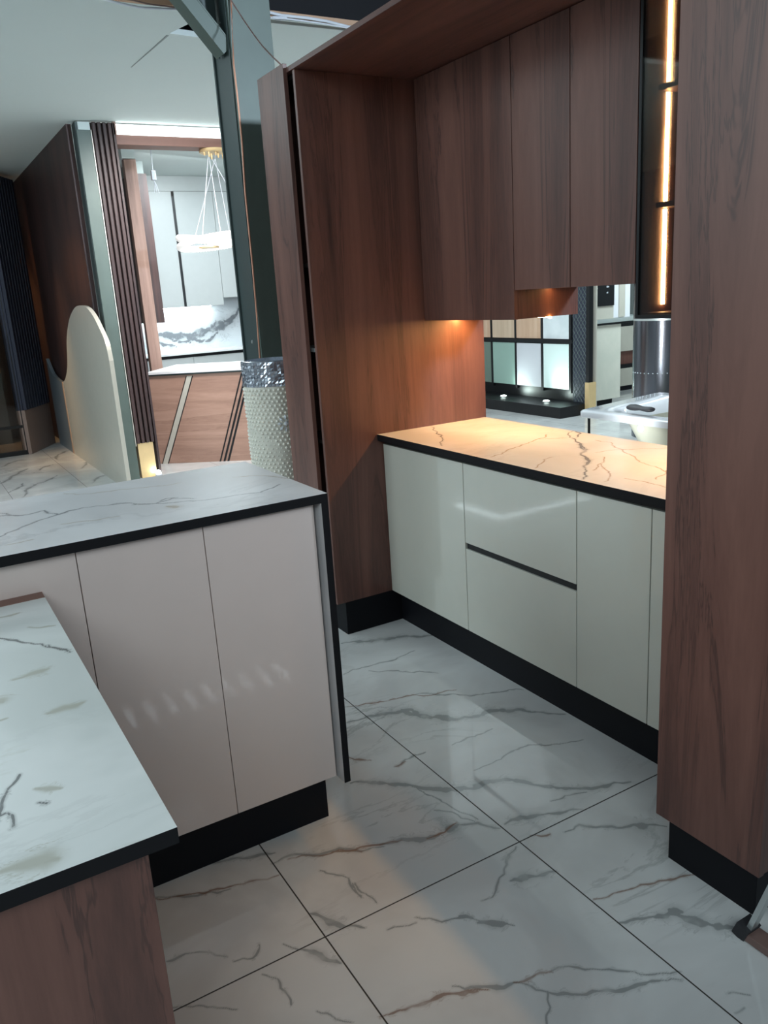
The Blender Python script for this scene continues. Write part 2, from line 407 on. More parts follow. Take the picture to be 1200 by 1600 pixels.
fg += veinlines([(4, [(640,505),(720,485),(800,475),(860,465)]), (3.5, [(850,500),(920,470),(1000,470),(1060,450),(1130,460),(1200,445)]),
 (5.5, [(970,655),(1020,675),(1080,695)]), (2, [(1080,695),(1140,700)]), (7, [(950,768),(1000,785),(1065,810)]), (2, [(885,750),(950,768)]),
 (3.5, [(520,805),(560,790),(600,778)]), (1.6, [(600,778),(640,775),(710,790)]), (2, [(730,805),(790,795),(810,750)]),
 (1.5, [(820,845),(870,860),(900,910),(910,940)]), (1.8, [(990,960),(1050,985),(1100,995)]), (1.2, [(1100,560),(1110,580),(1130,605)]),
 (1, [(540,950),(620,942),(740,955)]), (1.5, [(1130,600),(1090,545),(1000,520)]), (3, [(480,605),(560,600),(640,590),(720,578)])], (0, 1100), 2.0, 'z', 0)
fr = veinlines([(1.6, [(40,255),(100,245),(160,235),(220,222),(300,215),(340,208)]), (2.2, [(0,655),(60,650),(130,635),(190,622)]), (1.8, [(260,618),(310,600),(340,575)]),
 (2.0, [(720,785),(790,765),(850,745),(920,733),(1000,718)]), (2.6, [(130,1110),(200,1090),(270,1065),(350,1045),(430,1035)]), (1.8, [(500,1015),(550,1000),(600,985)]),
 (1.5, [(545,610),(600,605)]), (1.8, [(20,390),(60,400),(105,402)]), (1.5, [(170,420),(200,405)]), (3, [(350,1050),(400,1040)])], FO, FS, 'z', 0)
fr += veinlines([(2, [(485,608),(560,600),(640,592),(720,570),(800,550),(870,535)]), (1.6, [(900,485),(1000,475),(1060,455),(1130,462)])], (0, 1100), 2.0, 'z', 0)
fg += veinlines([(7, [(-60,1420),(40,1385),(130,1330),(190,1300)]), (6, [(150,1500),(175,1450),(240,1410),(330,1380),(400,1345)]), (5, [(60,1470),(120,1440),(160,1400)]),
 (6, [(400,1235),(440,1190),(500,1165)]), (5, [(0,1290),(60,1262),(140,1240),(230,1235)]), (5, [(560,1300),(600,1270),(630,1240)]), (5, [(640,1400),(680,1360),(740,1345)]), (5, [(230,1330),(300,1290),(370,1270)])], (0, 440), 4.446, 'z', 0)
xs = [-7, -4, -2, -1, 0] + span(.15, 1.90, .0034) + [2.4, 3, 4, 6, 9.4]
ys = [-5, -2, 0, .3] + span(.5, 3.15, .0034) + [3.6, 4.5, 6] + span(7.0, 10.2, .025) + [12]
fl = stone_sheet('floor', xs, ys, 0, 0, [fl_marble], fg, fr, top_only=True); fl['kind'] = 'structure'
# ------------------------------------------------------------------ ceiling and walls
bm = newbm()
def slab(pts, z=3.0, t=.03): add_prism(bm, [(x, y, z) for x, y in pts], (0, 0, t))
slab([(-6, 4.62), (1.683, 4.62), (1.683, 5.03), (-6, 5.03)])
slab([(1.683, 4.62), (1.80, 4.62), (1.765, 4.72), (1.683, 5.03)])
slab([(2.06, 4.68), (4.2, 4.62), (4.2, 5.07), (2.06, 5.07)])
slab([(-6, 5.03), (1.683, 5.03), (2.06, 5.07), (4.2, 5.07), (4.2, 7.42), (-6, 7.42)])
slab([(-6, 7.42), (1.62, 7.42), (1.62, 11.4), (-6, 11.4)])
struct('ceiling', bm, white_paint)
struct('ceiling', box(1.62, 5.2, 7.42, 11.4, 3.06, 3.09, 0), white_paint)
struct('ceiling', box(4.2, 9.5, 2.0, 11.4, 3.0, 3.03, 0), white_paint)
struct('ceiling', box(-6, 6, 1.9, 7.4, 4.0, 4.05, 0), void_shade)  # dark roof added overhead to keep the ceiling void black
struct('trim_1', box(1.15, 1.72, 4.590, 4.618, 3.0, 3.05, 0), tan_wood)
struct('trim_2', box(2.03, 3.4, 4.590, 4.618, 3.0, 3.035, 0), tan_wood)
struct('wall_void_shade', box(-6, 6, 5.15, 5.2, 3.03, 4.0, 0), void_shade)  # dark sheet added behind the ceiling hole in place of shade
struct('trim_3', box(2.03, 3.4, 4.585, 4.60, 2.992, 3.0, 0), white_paint)
struct('wall_void_shade', box(-6, 6, 4.66, 4.72, 3.05, 4.0, 0), void_shade)  # dark sheet standing in for the unlit void above the fascia
struct('wall_left', box(1.56, 1.60, 7.56, 11.19, 0, 3.0, 0), dark_walnut)
struct('wall_back', box(1.62, 5.2, 11.12, 11.2, 0, 3.06, 0), grey_wall)
struct('wall_far', box(-1.6, 1.56, 11.2, 11.3, 0, 3.0, 0), tan_base)
struct('wall_right', box(9.3, 9.4, 2, 11.4, 0, 3.0, 0), grey_wall)
struct('wall_rear', box(5.2, 9.4, 9.9, 10.0, 0, 3.0, 0), grey_wall)
# crack / tape joint in the ceiling board
a = on(262, 55, 'z', 2.999); b = on(205, 105, 'z', 2.999); d = (b-a).normalized().cross(Vector((0, 0, 1)))*.006
struct('trim_4', prism([a-d, a+d, b+d*.3, b-d*.3], (0, 0, -.002)), grey_wall)
# LED line and beam under the ceiling edge
t = thing('linear_ceiling_light', 'long bright white LED line under the ceiling edge, above the opening to the far kitchen', 'ceiling light', (2.7, 7.43, 2.94))
obj('diffuser', box(1.925, 3.7, 7.405, 7.44, 2.91, 2.985, .002), white_led, t)
obj('end_cap', box(1.90, 1.925, 7.39, 7.45, 2.90, 2.999, .001), rose_wood, t)
struct('trim_5', box(1.90, 3.7, 7.42, 7.62, 2.83, 2.905, .002), walnut_edge)
# glass door on the far left
d1 = struct('door_1', box(-1.2, 1.11, 9.76, 9.80, 2.92, 3.0, .002), black_metal)
for x in (-.2, 1.075): struct('door_frame', box(x, x+.035, 9.76, 9.80, 0, 2.92, .002), black_metal, d1)
struct('door_frame', box(-.2, 1.075, 9.765, 9.795, 0, .05, .002), black_metal, d1)
struct('door_frame', box(-.165, 1.075, 9.765, 9.795, .30, .33, .002), black_metal, d1)
struct('door_glass', box(-.165, 1.075, 9.775, 9.785, .05, 2.92, 0), smoked, d1)
t = thing('amber_glow_panel', 'wood panel added behind the dark glass door at the far left to carry an amber glow', 'cabinet', (.6, 10.9, 0))  # made-up panel behind the glass, added to show an orange glow
obj('body', box(-.6, 1.05, 10.75, 11.15, .85, 2.5, .003), rose_wood_v, t)
obj('base', box(-.6, 1.05, 10.80, 11.15, 0, .85, .003), grey_board, t)
# slatted corner pillar beside that door
def orient(p0, p1):
    a = Vector(p0); d = (Vector(p1)-a); L = d.length; d.normalize(); n = Vector((-d.y, d.x, 0))
    M = Matrix((d, n, Vector((0, 0, 1)))).transposed().to_4x4(); M.translation = a; return M, L
M, L = orient((1.12, 9.74, 0), (1.47, 10.35, 0))
t = thing('slatted_pillar', 'narrow pillar of dark navy slats on a taupe base beside the glass door', 'pillar', (1.2, 9.9, 0))
obj('pillar_base', box(0, L, 0, .10, 0, .49, .003, M), tan_base, t)
bm = newbm(); add_box(bm, 0, L, .02, .10, .49, 2.95, 0, M); n = 10
for k in range(n): add_box(bm, k*L/n+.008, (k+1)*L/n-.012, -.02, .02, .49, 2.95, .004, M)
obj('slats', bm, navy, t)
# curved two-piece pearl panel standing against the dark wall
pts = [(6.96,0),(6.96,1.10),(7.01,1.25),(7.17,1.37),(7.34,1.468),(7.554,1.534),(7.813,1.556),(8.096,1.532),(8.431,1.429),(8.722,1.243),(8.913,.983),(9.143,.839),(9.34,.782),(9.34,0)]
t = thing('curved_screen_panel', 'wave-topped pearl grey board leaning upright against the dark wood wall, left of the green post', 'panel', (1.52, 8.2, 0))
def smooth_poly(P):
    out = []
    for i in range(len(P)):
        out.append(P[i])
    return out
def catmull(P, k=5):
    out = []
    for i in range(len(P)-1):
        p0, p1, p2, p3 = P[max(i-1, 0)], P[i], P[i+1], P[min(i+2, len(P)-1)]
        for s in range(k):
            u = s/k
            out.append(tuple(.5*((2*b_)+(-a_+c_)*u+(2*a_-5*b_+4*c_-d_)*u*u+(-a_+3*b_-3*c_+d_)*u**3) for a_, b_, c_, d_ in zip(p0, p1, p2, p3)))
    return out+[P[-1]]
crv = catmull(pts[1:-1])
obj('large_panel', prism([(1.50, y, z) for y, z in [pts[0]]+crv+[pts[-1]]], (.035, 0, 0)), cream_board, t)
obj('fold_strip', box(1.495, 1.53, 9.345, 9.40, 0, .78, .003), tan_wood, t)
c2 = catmull([(9.41,.78),(9.65,.79),(9.99,.85),(10.24,1.0)])
obj('small_panel', prism([(1.50, y, z) for y, z in [(9.41, 0)]+c2+[(10.24, 0)]], (.035, 0, 0)), grey_board, t)
# green steel post + ribbed brown cladding + gold base
t = thing('green_steel_post', 'slim dark green steel post beside the ribbed brown cladding, reaching the ceiling', 'column', (1.66, 7.47, 0))
obj('front_plate', box(1.605, 1.715, 7.40, 7.412, 0, 2.93, .001), steel_green, t)
obj('web', box(1.600, 1.700, 7.412, 7.54, 0, 2.99, .001), steel_shade, t)
obj('cap', box(1.62, 1.715, 7.40, 7.54, 2.93, 2.99, .001), white_paint, t)
obj('cream_trim', box(1.716, 1.722, 7.392, 7.40, .30, 2.93, 0), cream_board, t)
t = thing('ribbed_cladding', 'upright brown ribbed cladding with gold foot beside the far kitchen opening', 'wall cladding', (1.81, 7.43, 0))
bm = newbm(); add_box(bm, 1.724, 1.895, 7.42, 7.52, .32, 2.99)
for k in range(4):
    x = 1.726+k*.0425; add_box(bm, x+.003, x+.033, 7.385, 7.425, .32, 2.99, .006)
obj('ribs', bm, dark_walnut, t)
obj('gold_foot', box(1.735, 1.875, 7.40, 7.50, 0, .32, .002), gold, t)
obj('end_strip', box(1.896, 1.915, 7.39, 7.52, 0, 2.99, .001), dark_walnut, t)
t = thing('floor_spotlight', 'tiny bright white spotlight on the floor in front of the gold foot', 'light', (1.83, 7.30, 0))
obj('housing', lathe((1.87, 7.33, 0), [(.03, 0), (.03, .03), (.025, .035)], 20), white_cable, t)
obj('lens', lathe((1.87, 7.33, .036), [(.024, 0), (.02, .02), (.008, .03)], 20), spot_led, t)
# ------------------------------------------------------------------ far kitchen
A = Vector((2.03, 7.95, 0)); dI = Vector((.8, -.6, 0)); nI = Vector((.6, .8, 0))
MI = Matrix((dI, nI, Vector((0, 0, 1)))).transposed().to_4x4(); MI.translation = A
t = thing('far_island', 'rose wood breakfast island with slanted inlaid strips and marble top in the far kitchen', 'kitchen island', (2.7, 7.6, 0))
obj('body', box(0.01, 1.9, .03, .8, 0, .86, .002, MI), rose_wood, t)
obj('marble_top', box(0, 1.95, 0, .85, .875, .9, .002, MI), isl_marble, t)
obj('shadow_rail', box(0.005, 1.92, .015, .8, .86, .875, 0, MI), steel_shade, t)
for (u1, u0, w) in ((.425, .07, .030), (.938, .63, .007), (.982, .672, .010), (1.018, .712, .010), (1.46, 1.13, .01)):
    obj('inlay_strip', prism([MI @ Vector((u1-w, .026, .845)), MI @ Vector((u1+w, .026, .845)), MI @ Vector((u0+w, .026, 0)), MI @ Vector((u0-w, .026, 0))], nI*.01),
        black_metal if w < .02 else cream_board, t)
    if w > .02:
        for s in (-1, 1):
            obj('inlay_line', prism([MI @ Vector((u1+s*w-.004, .024, .845)), MI @ Vector((u1+s*w+.004, .024, .845)), MI @ Vector((u0+s*w+.004, .024, 0)), MI @ Vector((u0+s*w-.004, .024, 0))], nI*.01), black_metal, t)
t = thing('tall_wood_panel', 'tall rose wood end panel with a white block on top beside the far island', 'panel', (2.15, 8.7, 0))
obj('board', box(2.30, 2.42, 8.72, 8.80, 0, 2.93, .002), rose_wood_v, t)
obj('top_block', box(2.28, 2.41, 8.70, 8.86, 2.935, 3.058, .001), white_paint, t)
t = thing('dark_side_panel', 'dark wood cabinet end panel hanging behind the tall rose wood panel', 'panel', (2.7, 9.8, 0))
obj('board', box(2.60, 2.76, 9.6, 10.60, 1.32, 2.93, .002), dark_walnut, t)
obj('filler', box(2.62, 2.74, 9.62, 10.60, 2.93, 3.058, .001), grey_wall, t)
t = thing('far_wall_cabinets', 'pale grey wall cabinets with a black vertical handle gap in the far kitchen', 'wall cabinet', (3.4, 10.8, 1.47))
obj('carcass', box(2.77, 3.86, 10.62, 11.11, 1.475, 2.88, .001), carcass, t)
for x0, x1 in ((2.77, 3.325), (3.36, 3.86)): obj('door', box(x0, x1, 10.60, 10.62, 1.473, 2.875, .0015), grey_lacquer, t)
obj('handle_profile', box(3.325, 3.36, 10.605, 10.62, 1.473, 2.82, 0), black_metal, t)
obj('filler_panel', box(2.77, 4.6, 10.61, 10.66, 2.88, 3.058, 0), grey_lacquer, t)
t = thing('short_wall_cabinet', 'shorter pale wall cabinet right of the handle gap, half hidden by the big steel column', 'wall cabinet', (4.1, 10.8, 1.56))
obj('carcass', box(3.87, 4.6, 10.62, 11.11, 1.57, 2.88, .001), carcass, t)
obj('door', box(3.865, 4.6, 10.60, 10.62, 1.565, 2.875, .0015), grey_lacquer, t)
tag(obj('undercabinet_light', box(2.8, 3.8, 10.95, 10.99, 1.462, 1.473, 0), white_led_strong), 'white light strip under the far grey wall cabinets', 'light')
bl = [([(2.95,1.13),(3.1,1.14),(3.25,1.12),(3.45,1.10),(3.55,1.07),(3.7,1.13),(3.85,1.17),(4.0,1.2),(4.15,1.3),(4.25,1.4),(4.35,1.5)], [.018,.02,.03,.02,.02,.03,.035,.02,.02,.02,.02]),
      ([(2.98,1.10),(3.1,1.02),(3.3,.96)], [.01]*3), ([(3.5,1.08),(3.6,1.02),(3.8,1.02),(3.9,1.10)], [.012]*4), ([(3.2,1.1),(3.35,1.02),(3.5,1.0)], [.012]*3)]
bs = stone_sheet('backsplash', span(2.6, 4.6, .02), span(.9, 1.57, .02), -.01, 0, [back_marble, back_marble], bl, [])
for v in bs.data.vertices: v.co = (v.co.x, 11.098-v.co.z, v.co.y)
tag(bs, 'bright white marble splashback with a dark mountain-like vein in the far kitchen', 'splashback')
t = thing('far_base_cabinets', 'pale grey base cabinets with a white worktop against the far kitchen wall', 'base cabinet', (3.5, 10.8, 0))
obj('worktop', box(2.72, 4.6, 10.50, 11.095, .88, .9, .001), isl_marble, t)
obj('carcass', box(2.74, 4.6, 10.56, 11.095, 0, .84, .001), carcass, t)
obj('recess', box(2.74, 4.6, 10.60, 11.0, .84, .88, 0), black_metal, t)
for x0, x1 in ((2.74, 3.34), (3.343, 4.20), (4.203, 4.6)): obj('door', box(x0, x1, 10.54, 10.56, .1, .84, .0015), grey_lacquer, t)
# pendant
pc = Vector((2.80, 7.60, 0))
t = thing('pendant_lamp', 'glowing ribbed twin-ring pendant lamp on thin wires with a gold ceiling plate', 'pendant lamp', (2.80, 7.60, 2.06))
for s in (1, -1):
    P = [(pc.x+.38*math.cos(q), pc.y+.30*math.sin(q), 2.055+s*.050*math.cos(q+.9)+.0*q) for q in [2*math.pi*k/160 for k in range(160)]]
    obj('ring', tube(P, .026, 10, True, lambda u: .026+.006*(int(u*160) % 2)), pend_glow, t, True)
obj('gold_disc', lathe((2.62, 7.42, 1.985), [(.09, 0), (.09, .012)], 24), gold, t)
obj('gold_disc', lathe((2.92, 7.42, 1.99), [(.08, 0), (.08, .012)], 24), gold, t)
bm = newbm(); add_lathe(bm, (2.785, 7.5, 2.80), [(.12, 0), (.125, .01), (.12, .028)], 32)
for k in range(7): add_lathe(bm, (2.69+k*.032, 7.47-.03*(k % 2), 2.77-.015*(k % 3)), [(.006, 0), (.010, .02), (.008, .05)], 8)
obj('canopy', bm, gold, t)
for (ax_, ay, bx, by) in ((2.74, 7.5, 2.56, 7.4), (2.74, 7.5, 2.72, 7.35), (2.74, 7.5, 3.15, 7.55), (2.82, 7.52, 2.60, 7.75), (2.80, 7.52, 2.98, 7.8)):
    obj('wire', tube([(ax_, ay, 2.80), (bx, by, 2.08)], .0035, 6), white_cable, t)
t = thing('ceiling_spotlight', 'tiny black spotlight on the far kitchen ceiling', 'light', (2.57, 8.6, 3.0))
obj('arm', tube([(2.57, 8.6, 3.06), (2.57, 8.6, 3.035)], .006, 6), white_cable, t)
obj('head', tube([(2.555, 8.58, 3.045), (2.59, 8.56, 3.02)], .018, 12), black_metal, t)
t = thing('pull_cord_fitting', 'small white fitting with dangling cords hanging below the far kitchen ceiling', 'fitting', (2.545, 8.6, 2.77))
obj('case', box(2.52, 2.565, 8.58, 8.62, 2.72, 2.81, .006), white_cable, t)
obj('stem', tube([(2.543, 8.6, 2.81), (2.548, 8.6, 3.06)], .004, 6), white_cable, t)
for dx in (-.005, .02, .045): obj('cord', tube([(2.543, 8.6, 2.72), (2.545+dx*.5, 8.6, 2.66), (2.535+dx, 8.6, 2.60)], .003, 6), white_cable, t)
# ------------------------------------------------------------------ big steel column in the middle
t = thing('steel_column', 'large dark green-grey steel H column with a slanted brace behind the tall unit', 'column', (1.67, 4.0, 0))
obj('front_flange', box(1.590, 1.80, 3.90, 3.915, 0, 3.95, .001), steel_green, t, label='front flange of the column in the lit steel tone')
obj('web', box(1.60, 1.612, 3.915, 4.14, 0, 3.95, 0), steel_shade, t)
obj('rear_flange', box(1.590, 1.80, 4.14, 4.155, 0, 3.95, .001), steel_shade, t)
obj('edge_angle', box(1.584, 1.596, 3.915, 3.99, 0, 3.0, .001), steel_shade, t)
# diagonal brace
u = Vector((1.585, 3.93, 2.63)); w = Vector((1.385, 3.93, 2.86)); dd = (w-u).normalized()
top = u+dd*1.5; pn = Vector((dd.z, 0, -dd.x))
obj('brace', prism([u-pn*.030, u+pn*.030, top+pn*.030, top-pn*.030], (0, .10, 0)), steel_green, t)
obj('brace_flange', prism([u+pn*.031, u+pn*.037, top+pn*.037, top+pn*.031], (0, .14, 0)), steel_green, t)
obj('gusset_plate', prism([(1.590, 4.05, 2.62), (1.590, 4.05, 3.5), (1.0, 4.05, 3.5)], (0, .012, 0)), steel_shade, t)
obj('bolt', lathe((0, 0, 0), [(.01, 0), (.008, .006)], 10), alu, t)
bolt = [o for o in t.children if o.name.startswith('bolt')][0]
bolt.location = Vector((1.588, 4.0, 1.30))-Vector((1.67, 4.0, 0)); bolt.rotation_euler = (0, -math.pi/2, 0)
for v in bolt.data.vertices: v.co = v.co+Vector((1.67, 4.0, 0))
cab = [on(px, py, 'y', 3.885) for px, py in ((361, -60), (361, 0), (365, 100), (371, 150), (378, 220), (383, 300), (389, 360), (395, 420), (401, 490), (406, 560))]
cab += [Vector((1.575, 3.885, .9)), Vector((1.59, 3.885, .02))]
tag(obj('copper_cable', tube([tuple(p) for p in cab], .0045, 8), copper, None, True), 'pale copper coloured cable running down the front edge of the steel column', 'cable')
cab = [on(px, py, 'y', yy) for px, py, yy in ((350, -30, 3.86), (362, 2, 3.86), (380, 30, 3.75), (395, 52, 3.6), (410, 72, 3.45), (425, 88, 3.3), (438, 100, 3.18))]
tag(obj('brown_cable', tube([tuple(p) for p in cab], .003, 6), dim_cable, None, True), 'thin brown cable sagging from the column to the top of the tall unit', 'cable')
for i, (P, r, mm_, lab) in enumerate((
    ([(398, 14), (415, 18), (440, 24), (480, 28), (510, 33), (545, 42), (600, 50)], .008, white_cable, 'thick white cable drooping across the dark gap above the ceiling edge'),
    ([(398, 16), (425, 28), (455, 30), (500, 36), (545, 44), (600, 56)], .004, white_cable, 'thin white cable hanging just under the thick one by the column'),
    ([(150, -4), (190, 6), (220, 12), (260, 14), (300, 14), (310, 12)], .006, white_cable, 'pale cable lying along the ceiling edge left of the brace'),
    ([(190, -4), (230, 6), (270, 11), (305, 12)], .004, dim_cable, 'dark thin cable above the pale one left of the brace'))):
    tag(obj('cable', tube([tuple(on(px, py, 'y', 4.575-.02*i)) for px, py in P], r, 8), mm_, None, True), lab, 'cable')
tag(obj('cable_tag', prism([on(px, py, 'y', 4.57) for px, py in ((425, 25), (449, 26), (448, 32), (430, 31))], (0, .004, 0)), white_cable), 'white paper tag on the cables above the ceiling edge', 'tag')
# ------------------------------------------------------------------ vase
vc = (1.545, 3.68, 0)
t = thing('beaded_vase', 'tall cylindrical floor vase covered in pearl beads with a mirrored mosaic rim', 'vase', vc)
def vr(z): return .108+.034*min(1, z/.8)
prof = [(vr(z), z) for z in [k*.05 for k in range(23)]]
obj('body', lathe(vc, [(.10, 0)]+prof[0:]+[(vr(1.11), 1.115)], 64), pearl_base, t, True)
bm = newbm(); ang = 40
zs = .30; row = 0
while zs < 1.105:
    for k in range(ang):
        q = 2*math.pi*(k+.5*(row % 2))/ang
        sw = .93-.10*math.sin(q*1.0+2.4)*1.0
        r = .0080 if zs > sw-.06 else .0066
        if abs(zs-(sw-.085)) < .03: r = .004
        c0 = Vector((vc[0]+vr(zs)*math.cos(q), vc[1]+vr(zs)*math.sin(q), zs))
        bmesh.ops.create_icosphere(bm, subdivisions=1, radius=r, matrix=Matrix.Translation(c0))
    zs += .0185; row += 1
pb = obj('pearl_beading', bm, pearl, t, True); pb['kind'] = 'stuff'
# mosaic band: facets
bm = newbm(); K = 56; zz = [1.11+.0145*i for i in range(9)]
for i in range(8):
    for k in range(K):
        q0, q1 = 2*math.pi*k/K, 2*math.pi*(k+.86)/K; tilt = random.uniform(-.003, .003); t2 = random.uniform(-.003, .003)
        r = vr(1.1)+.003
        v4 = [bm.verts.new((vc[0]+(r+e)*math.cos(q), vc[1]+(r+e)*math.sin(q), z)) for q, z, e in ((q0, zz[i], tilt), (q1, zz[i], -tilt), (q1, zz[i+1]-.0015, t2), (q0, zz[i+1]-.0015, -t2))]
        bm.faces.new(v4)
add_lathe(bm, (vc[0], vc[1], 1.108), [(vr(1.1)-.004, 0), (vr(1.1)-.004, .118), (vr(1.1)-.012, .12), (vr(1.1)-.014, .02)], 56, False)
obj('mosaic_rim', bm, mosaic, t, label='mirror mosaic band round the rim')
bm = newbm(); bc = on(443, 660, 'y', 3.57); view = (Vector((0, 0, CAM_H))-bc).normalized()
nrm = Vector((bc.x-vc[0], bc.y-vc[1], 0)).normalized(); bc = Vector((vc[0], vc[1], bc.z))+nrm*(vr(.94)+.006); e1 = Vector((-nrm.y, nrm.x, 0)); e2 = Vector((0, 0, 1))
for k in range(8):
    q = k*math.pi/4; dr = math.cos(q)*e1+math.sin(q)*e2
    ctr = bc+dr*.030; sd = -math.sin(q)*e1+math.cos(q)*e2
    v = [bm.verts.new(ctr+o_) for o_ in (-dr*.018, sd*.008, dr*.014, -sd*.008, nrm*.012)]
    for a_, b_ in ((0, 1), (1, 2), (2, 3), (3, 0)): bm.faces.new((v[a_], v[b_], v[4]))
bmesh.ops.create_icosphere(bm, subdivisions=2, radius=.011, matrix=Matrix.Translation(bc+nrm*.006))
obj('brooch_flower', bm, rhinestone, t, label='silver jewelled flower brooch')
# ------------------------------------------------------------------ tall shelf unit (left end of the niche)
XB = 2.372
t = thing('tall_shelf_unit', 'tall walnut shelf unit with a narrow dark open slot, left of the lit worktop', 'tall cabinet', (1.95, 3.25, 0))
obj('side_panel', box(1.505, XB, 3.090, 3.108, .158, 2.343, .001), walnut, t)
obj('side_panel', box(1.507, XB, 3.395, 3.413, .158, 2.360, .001), walnut, t)
obj('back_panel', box(XB-.012, XB, 3.109, 3.394, .158, 2.34, 0), carcass, t)
obj('bottom_panel', box(1.51, XB-.013, 3.109, 3.394, .159, .177, 0), carcass, t)
obj('lining', box(1.53, XB-.013, 3.109, 3.113, .178, 2.34, 0), carcass, t)
for z in (.885, 1.278, 1.622, 2.325): obj('shelf', box(1.524, XB-.014, 3.114, 3.394, z, z+.016, 0), grey_lacquer if z == 1.278 else carcass, t)
obj('top_panel', box(1.500, XB, 3.1095, 3.3945, 2.344, 2.362, .0008), walnut, t)
obj('door', box(1.486, 1.504, 3.150, 3.405, .158, 2.376, .001), walnut, t, label='narrow walnut door facing the island')
obj('kickboard', box(1.548, XB, 3.094, 3.400, 0, .157, .001), black_kick, t)
tag(obj('canopy_panel', box(1.500, 2.40, .97, 3.109, 2.344, 2.362, .001), walnut_y), 'horizontal walnut board forming the top of the kitchen niche', 'panel')
# ------------------------------------------------------------------ base run
BY = [3.088, 2.491, 1.874, 1.567, 1.27]
def base_carcass(t, y1, y0):
    obj('carcass', box(1.812, 2.355, y0+.001, y1-.001, .159, .850, 0), carcass, t)
def base_door(t, y1, y0, z0=.160, z1=.853, nm='door'):
    return obj(nm, box(1.792, 1.811, y0+.0018, y1-.0018, z0, z1, .001), gloss_cream, t)
t = thing('base_cabinet', 'glossy cream base cabinet in the corner against the walnut side panel', 'base cabinet', (2.07, 2.79, .159), 'glossy base cabinets'); base_carcass(t, BY[0], BY[1]); base_door(t, BY[0], BY[1])
t = thing('drawer_unit', 'glossy cream drawer unit with a black finger slot across its middle', 'drawer unit', (2.07, 2.18, .159))
base_carcass(t, BY[1], BY[2])
base_door(t, BY[1], BY[2], .534, .853, 'drawer'); base_door(t, BY[1], BY[2], .160, .509, 'drawer')
obj('finger_slot', box(1.800, 1.8115, BY[2]+.003, BY[1]-.003, .509, .534, 0), black_metal, t)
t = thing('base_cabinet', 'glossy cream base cabinet right of the drawer unit', 'base cabinet', (2.07, 1.72, .159), 'glossy base cabinets'); base_carcass(t, BY[2], BY[3]); base_door(t, BY[2], BY[3])
t = thing('base_cabinet', 'glossy cream base cabinet half hidden behind the near walnut tower', 'base cabinet', (2.07, 1.42, .159), 'glossy base cabinets'); base_carcass(t, BY[3], BY[4]); base_door(t, BY[3], BY[4])
tag(obj('kickboard', box(1.844, 2.30, 1.262, 3.093, 0, .1575, .001), black_kick), 'long black kickboard under the cream base cabinets', 'kickboard')
tag(obj('handle_rail', box(1.802, 2.35, 1.262, 3.088, .8545, .871, 0), black_metal), 'black recessed rail between cream doors and lit worktop', 'rail')
O6 = (640, 420); S6 = 2.857
cg = veinlines([(3, [(720,728),(738,760),(768,790),(792,805),(785,840),(775,880),(780,910),(775,940)]), (2, [(720,728),(740,722),(765,735),(745,752)]), (2.5, [(760,785),(790,815)]),
   (1.6, [(95,705),(120,735),(140,750),(135,775),(145,790)])], O6, S6, 'z', .9)
cr_ = veinlines([(1.4, [(365,840),(430,815),(500,785),(560,765),(610,740)]), (1.4, [(830,765),(900,775),(960,820),(1020,855),(1080,880),(1140,905)]),
   (1.6, [(850,870),(880,900),(895,920),(870,950)]), (1.2, [(560,890),(600,850),(640,840)]), (1.2, [(580,760),(650,757),(700,755)]), (1.5, [(830,820),(930,808),(1040,802),(1146,800)]),
   (1.2, [(960,935),(1050,950),(1140,975)]), (1.2, [(820,900),(850,870),(870,840)]), (1.2, [(1100,940),(1146,900)])], O6, S6, 'z', .9)
w = stone_sheet('worktop', span(1.765, 2.361, .004), span(1.262, 3.088, .004), .872, .9, [ctr_marble, black_edge], cg, cr_)
tag(w, 'white marble worktop with a black edge, lit warm by the lights under the wall cabinets', 'worktop')
# ------------------------------------------------------------------ wall cabinets
XU = 2.045
def wall_cab(label, y0, y1, z0, side=True, group='walnut wall cabinets'):
    t = thing('wall_cabinet', label, 'wall cabinet', (2.2, (y0+y1)/2, z0), group)
    obj('body', box(XU+.019, 2.369, y0+.001, y1-.001, z0, 2.342, .0008), walnut, t)
    obj('door', box(XU, XU+.018, y0+.0015, y1-.0015, z0-.001, 2.341, .0008), walnut, t)
    return t
wall_cab('walnut wall cabinet reaching lowest, in the left corner of the niche', 2.470, 3.088, 1.373)
wall_cab('walnut wall cabinet, the higher one next to the low corner cabinet', 2.171, 2.469, 1.482)
wall_cab('walnut wall cabinet, the higher one beside the smoked glass cabinet', 1.880, 2.170, 1.482)
t = thing('undercabinet_light', 'warm light strip under the low corner wall cabinet', 'light', (2.22, 2.8, 1.37), 'under-cabinet light strips')
obj('profile', box(2.203, 2.237, 2.480, 3.086, 1.3712, 1.3725, 0), alu, t); obj('lens', box(2.208, 2.232, 2.478, 3.085, 1.3700, 1.3712, 0), warm_led, t); obj('end_glow', box(2.216, 2.226, 2.466, 2.472, 1.366, 1.3725, 0), warm_led, t)
t = thing('undercabinet_light', 'warm light strip under the higher middle wall cabinets', 'light', (2.22, 2.15, 1.48), 'under-cabinet light strips')
obj('lens', box(2.208, 2.232, 1.885, 2.462, 1.4808, 1.4815, 0), warm_led_soft, t)
t = thing('undercabinet_light', 'warm light strip under the smoked glass cabinet', 'light', (2.22, 1.57, 1.37), 'under-cabinet light strips')
obj('profile', box(2.203, 2.237, 1.28, 1.86, 1.3712, 1.3725, 0), alu, t); obj('lens', box(2.208, 2.232, 1.285, 1.855, 1.3700, 1.3712, 0), warm_led, t)
t = thing('glass_cabinet', 'smoked glass wall cabinet with a glowing vertical strip inside', 'glass cabinet', (2.2, 1.57, 1.373))
